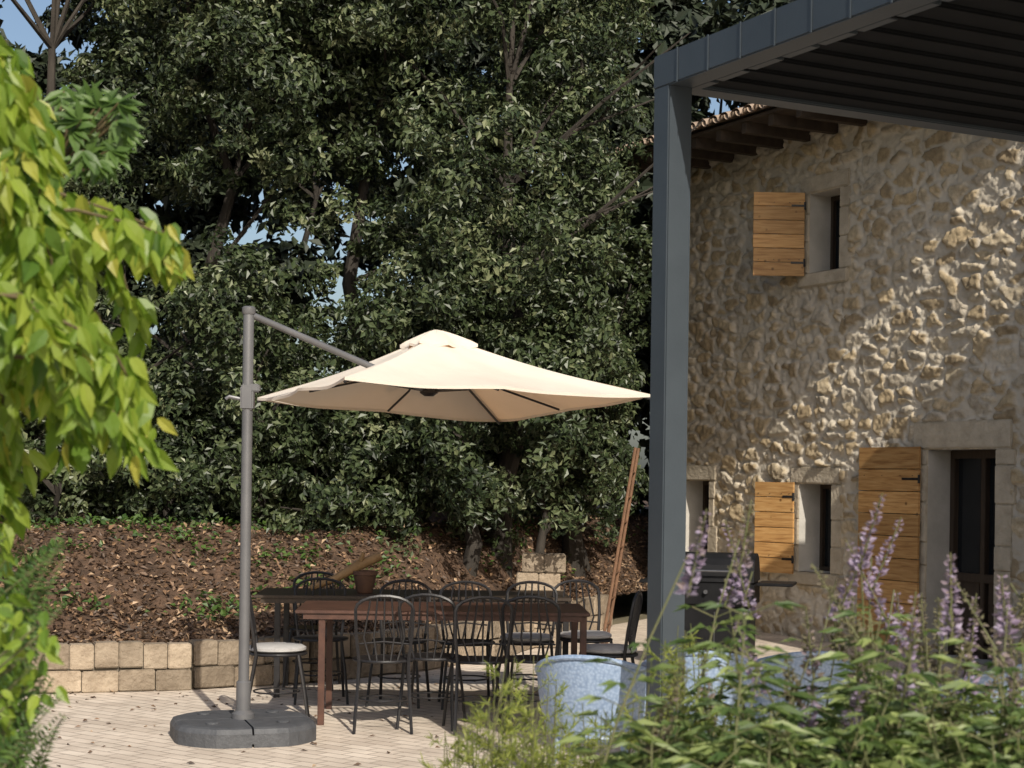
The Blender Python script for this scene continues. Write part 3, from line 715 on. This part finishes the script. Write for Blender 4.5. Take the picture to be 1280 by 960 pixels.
for k in range(16):
    d=r.uniform(3.1,3.5); tp=px(r.uniform(-30,60),r.uniform(760,900),d); tw.tube([Vector((-1.2,3.3,0)),Vector((tp[0]-.12,tp[1],tp[2]-.1)),Vector(tp)],[.006,.004,.002],4)
    for m_ in range(6):
        P.append(tp+r.normal(0,.03,3)); D.append([r.normal(0,.6),r.normal(-.2,.5),-.6]); Nn.append([r.normal(.2,.5),-1,.4]); Ls.append(r.uniform(.03,.055)); Rn.append(r.uniform(.1,.8))
tw.build('stems',['stem'],ys); leaves('foliage',np.array(P),np.array(D),np.array(Nn),np.array(Ls),np.array(Ls)*.5,np.array(Rn),'limeleaf',ys,True,.25)
# ------------------------------------------------------------ vitex with flower spikes
def vitex(name,stems,seed):
    r=np.random.default_rng(seed); e=empty(name); tw=MB(); P=[];D=[];Nn=[];Ls=[];Rn=[]; FP=[];FD=[];FN=[];FL=[];FR_=[]
    for (x,y,h,spike) in stems:
        bx,by=x+r.normal(0,.14),y+r.normal(0,.1); lean=r.normal(0,.09,2)
        pts=[np.array([bx*(1-f)+x*f+math.sin(f*3)*lean[0],by*(1-f)+y*f+math.sin(f*3)*lean[1],h*f]) for f in np.linspace(0,1,9)]
        tw.tube([Vector(q) for q in pts],[.006-.0005*k for k in range(9)],5)
        top=h*(.88 if spike else 1.0); z=max(.35,h-.75); sgn=0
        while z<top:
            f=z/h*8; i=min(int(f),7); c=pts[i]*(1-(f-i))+pts[i+1]*(f-i); a=sgn*1.57+r.normal(0,.3); sgn+=1
            for s_ in(0,math.pi):
                aa=a+s_; out=np.array([math.cos(aa),math.sin(aa),.45]); c2=c+out*r.uniform(.03,.06); tw.tube([Vector(c),Vector(c2)],.0015,3,0,False)
                up=np.array([0,0,1.]); sd=nrm(np.cross(out,up)[None])[0]; sc_=(1-.45*max(0,(z-top+.3)/.3))*r.uniform(.75,1.2)
                tn=r.uniform(0,1)
                for m_,ll in zip((-2,-1,0,1,2),(.055,.085,.105,.085,.055)):
                    dd=out*[1,1,.3]+sd*m_*.5+[0,0,-.15]+r.normal(0,.1,3)
                    P.append(c2); D.append(dd); Nn.append([r.normal(0,.4),r.normal(-.35,.4),1]); Ls.append(ll*sc_); Rn.append(np.clip(tn+r.normal(0,.2),0,1))
            z+=r.uniform(.03,.055)
        if spike:
            L=r.uniform(.12,.24); c0=pts[-1]-[0,0,L*.5]; bend=np.array([r.normal(0,.25),r.normal(0,.2),1])
            tone=r.choice([.1,.35,.8],p=[.35,.25,.4])
            tw.tube([Vector(c0),Vector(c0+bend*L*1.05)],[.003,.0015],4)
            for q in np.arange(0,1,.055):
                c=c0+bend*L*q+[r.normal(0,.002),0,0]; rad=.021*(1-.7*q)+.003
                for _ in range(r.integers(5,10)):
                    a=r.uniform(0,6.28); o_=np.array([math.cos(a),math.sin(a),r.uniform(-.1,.7)])
                    FP.append(c+o_*rad*.3); FD.append(o_); FN.append(r.normal(0,1,3)); FL.append(rad*r.uniform(.6,1.2)); FR_.append(np.clip(tone+r.normal(0,.18)-.3*q,0,1))
    tw.build('stems',['stem'],e)
    leaves('foliage',np.array(P),np.array(D),np.array(Nn),np.array(Ls),np.array(Ls)*.24,np.array(Rn),'vitexleaf',e)
    leaves('flower_spikes',np.array(FP),np.array(FD),np.array(FN),np.array(FL),np.array(FL)*.6,np.array(FR_),'flower',e)
st=[]
for k in range(205):
    d=r.uniform(3.2,5.0); x=r.uniform(790,1340); top=r.uniform(845,950)
    if x<1060: top+=35
    q=px(x,top,d); st.append((q[0],q[1],q[2],False))
for (x,y) in [(915,790),(935,760),(1180,850),(1130,830),(1085,830),(1220,830),(1095,790),(1150,780),(925,820),(1240,800),(1110,760)]:
    q=px(x,y,r.uniform(3.4,3.9)); st.append((q[0],q[1],q[2],False))
for (x,y) in [(875,690),(905,720),(940,670),(950,710),(1075,660),(1090,690),(1085,760),(1060,780),(1125,730),(1120,800),(1155,790),(1215,800),(1235,850),(1270,790),(1250,720),(1170,870),(1000,850),(1030,800),(960,820),(1195,740),(1280,840),(1105,850),(830,880),(890,860),(1140,860),(1205,880),(1260,870),(1050,720),(1265,750),(1080,800),(1180,800),(1130,770),(1230,790),(1010,890),(1060,880)]:
    d=r.uniform(3.5,4.4); q=px(x,y,d); st.append((q[0],q[1],q[2],True))
vitex('chaste_tree_shrub',st,3)
# fennel
fn=empty('fennel_plant'); P=[];D=[];Nn=[];Ls=[];Rn=[]; tw=MB()
for k in range(135):
    d=r.uniform(3.9,5.2); 
    if k<85: x,y=r.uniform(550,960),r.uniform(875,960)
    elif k<108: x,y=r.uniform(600,700),r.uniform(815,940)
    else: x,y=r.uniform(815,900),r.uniform(760,930)
    tp=px(x,y,d); bs=np.array([tp[0]+r.normal(0,.08),tp[1]+r.normal(0,.06),0.0]); mid=(tp+bs)/2+r.normal(0,.02,3)
    tw.tube([Vector(bs),Vector(mid),Vector(tp)],[.004,.003,.0012],4)
    for q in np.arange(.55,1.0,.05):
        c=mid*(1-(q-.5)*2)+tp*((q-.5)*2)
        a=r.uniform(0,6.28); br=np.array([math.cos(a),math.sin(a),.7])*r.uniform(.06,.13)*(1.4-q); tw.tube([Vector(c),Vector(c+br)],.001,3,0,False)
        for m_ in range(18):
            f=r.uniform(.2,1); dd=r.normal(0,.7,3)+br/np.linalg.norm(br); P.append(c+br*f); D.append(dd); Nn.append(r.normal(0,1,3)); Ls.append(r.uniform(.015,.038)); Rn.append(r.random())
tw.build('stems',['stem'],fn)
leaves('fronds',np.array(P),np.array(D),np.array(Nn),np.array(Ls),np.full(len(P),.0032),np.array(Rn),'fennel',fn)
# ------------------------------------------------------------ light
az=(.3007,-.9537); el=math.radians(35.2)
s=Vector((az[0]*math.cos(el),az[1]*math.cos(el),math.sin(el)))
ld_=bpy.data.lights.new('sun','SUN'); ld_.energy=5.0; ld_.angle=math.radians(.5); ld_.color=(1,.93,.815)
so=bpy.data.objects.new('sun',ld_); sc.collection.objects.link(so); so.rotation_euler=(-s).to_track_quat('-Z','Y').to_euler()
wd=bpy.data.worlds.new('World'); sc.world=wd; wd.use_nodes=True; nt=wd.node_tree
sk=nt.nodes.new('ShaderNodeTexSky'); sk.sky_type='NISHITA'; sk.sun_disc=False; sk.sun_elevation=el; sk.sun_rotation=math.atan2(az[0],az[1]); sk.air_density=1.0; sk.dust_density=3.0
nt.links.new(sk.outputs[0],nt.nodes['Background'].inputs[0]); nt.nodes['Background'].inputs[1].default_value=.125
# ------------------------------------------------------------ camera
cd=bpy.data.cameras.new('camera'); cam=bpy.data.objects.new('camera',cd); sc.collection.objects.link(cam)
cd.lens=59.06; cd.sensor_width=36; cd.shift_y=.09375; cd.clip_end=1500; cd.clip_start=.05
cam.matrix_world=Matrix.Translation((0,0,1.6))@Matrix.Rotation(math.radians(90),4,'X')@Matrix.Rotation(math.radians(.8),4,'Z')
cd.dof.use_dof=True; cd.dof.focus_distance=12.0; cd.dof.aperture_fstop=6.3
sc.camera=cam
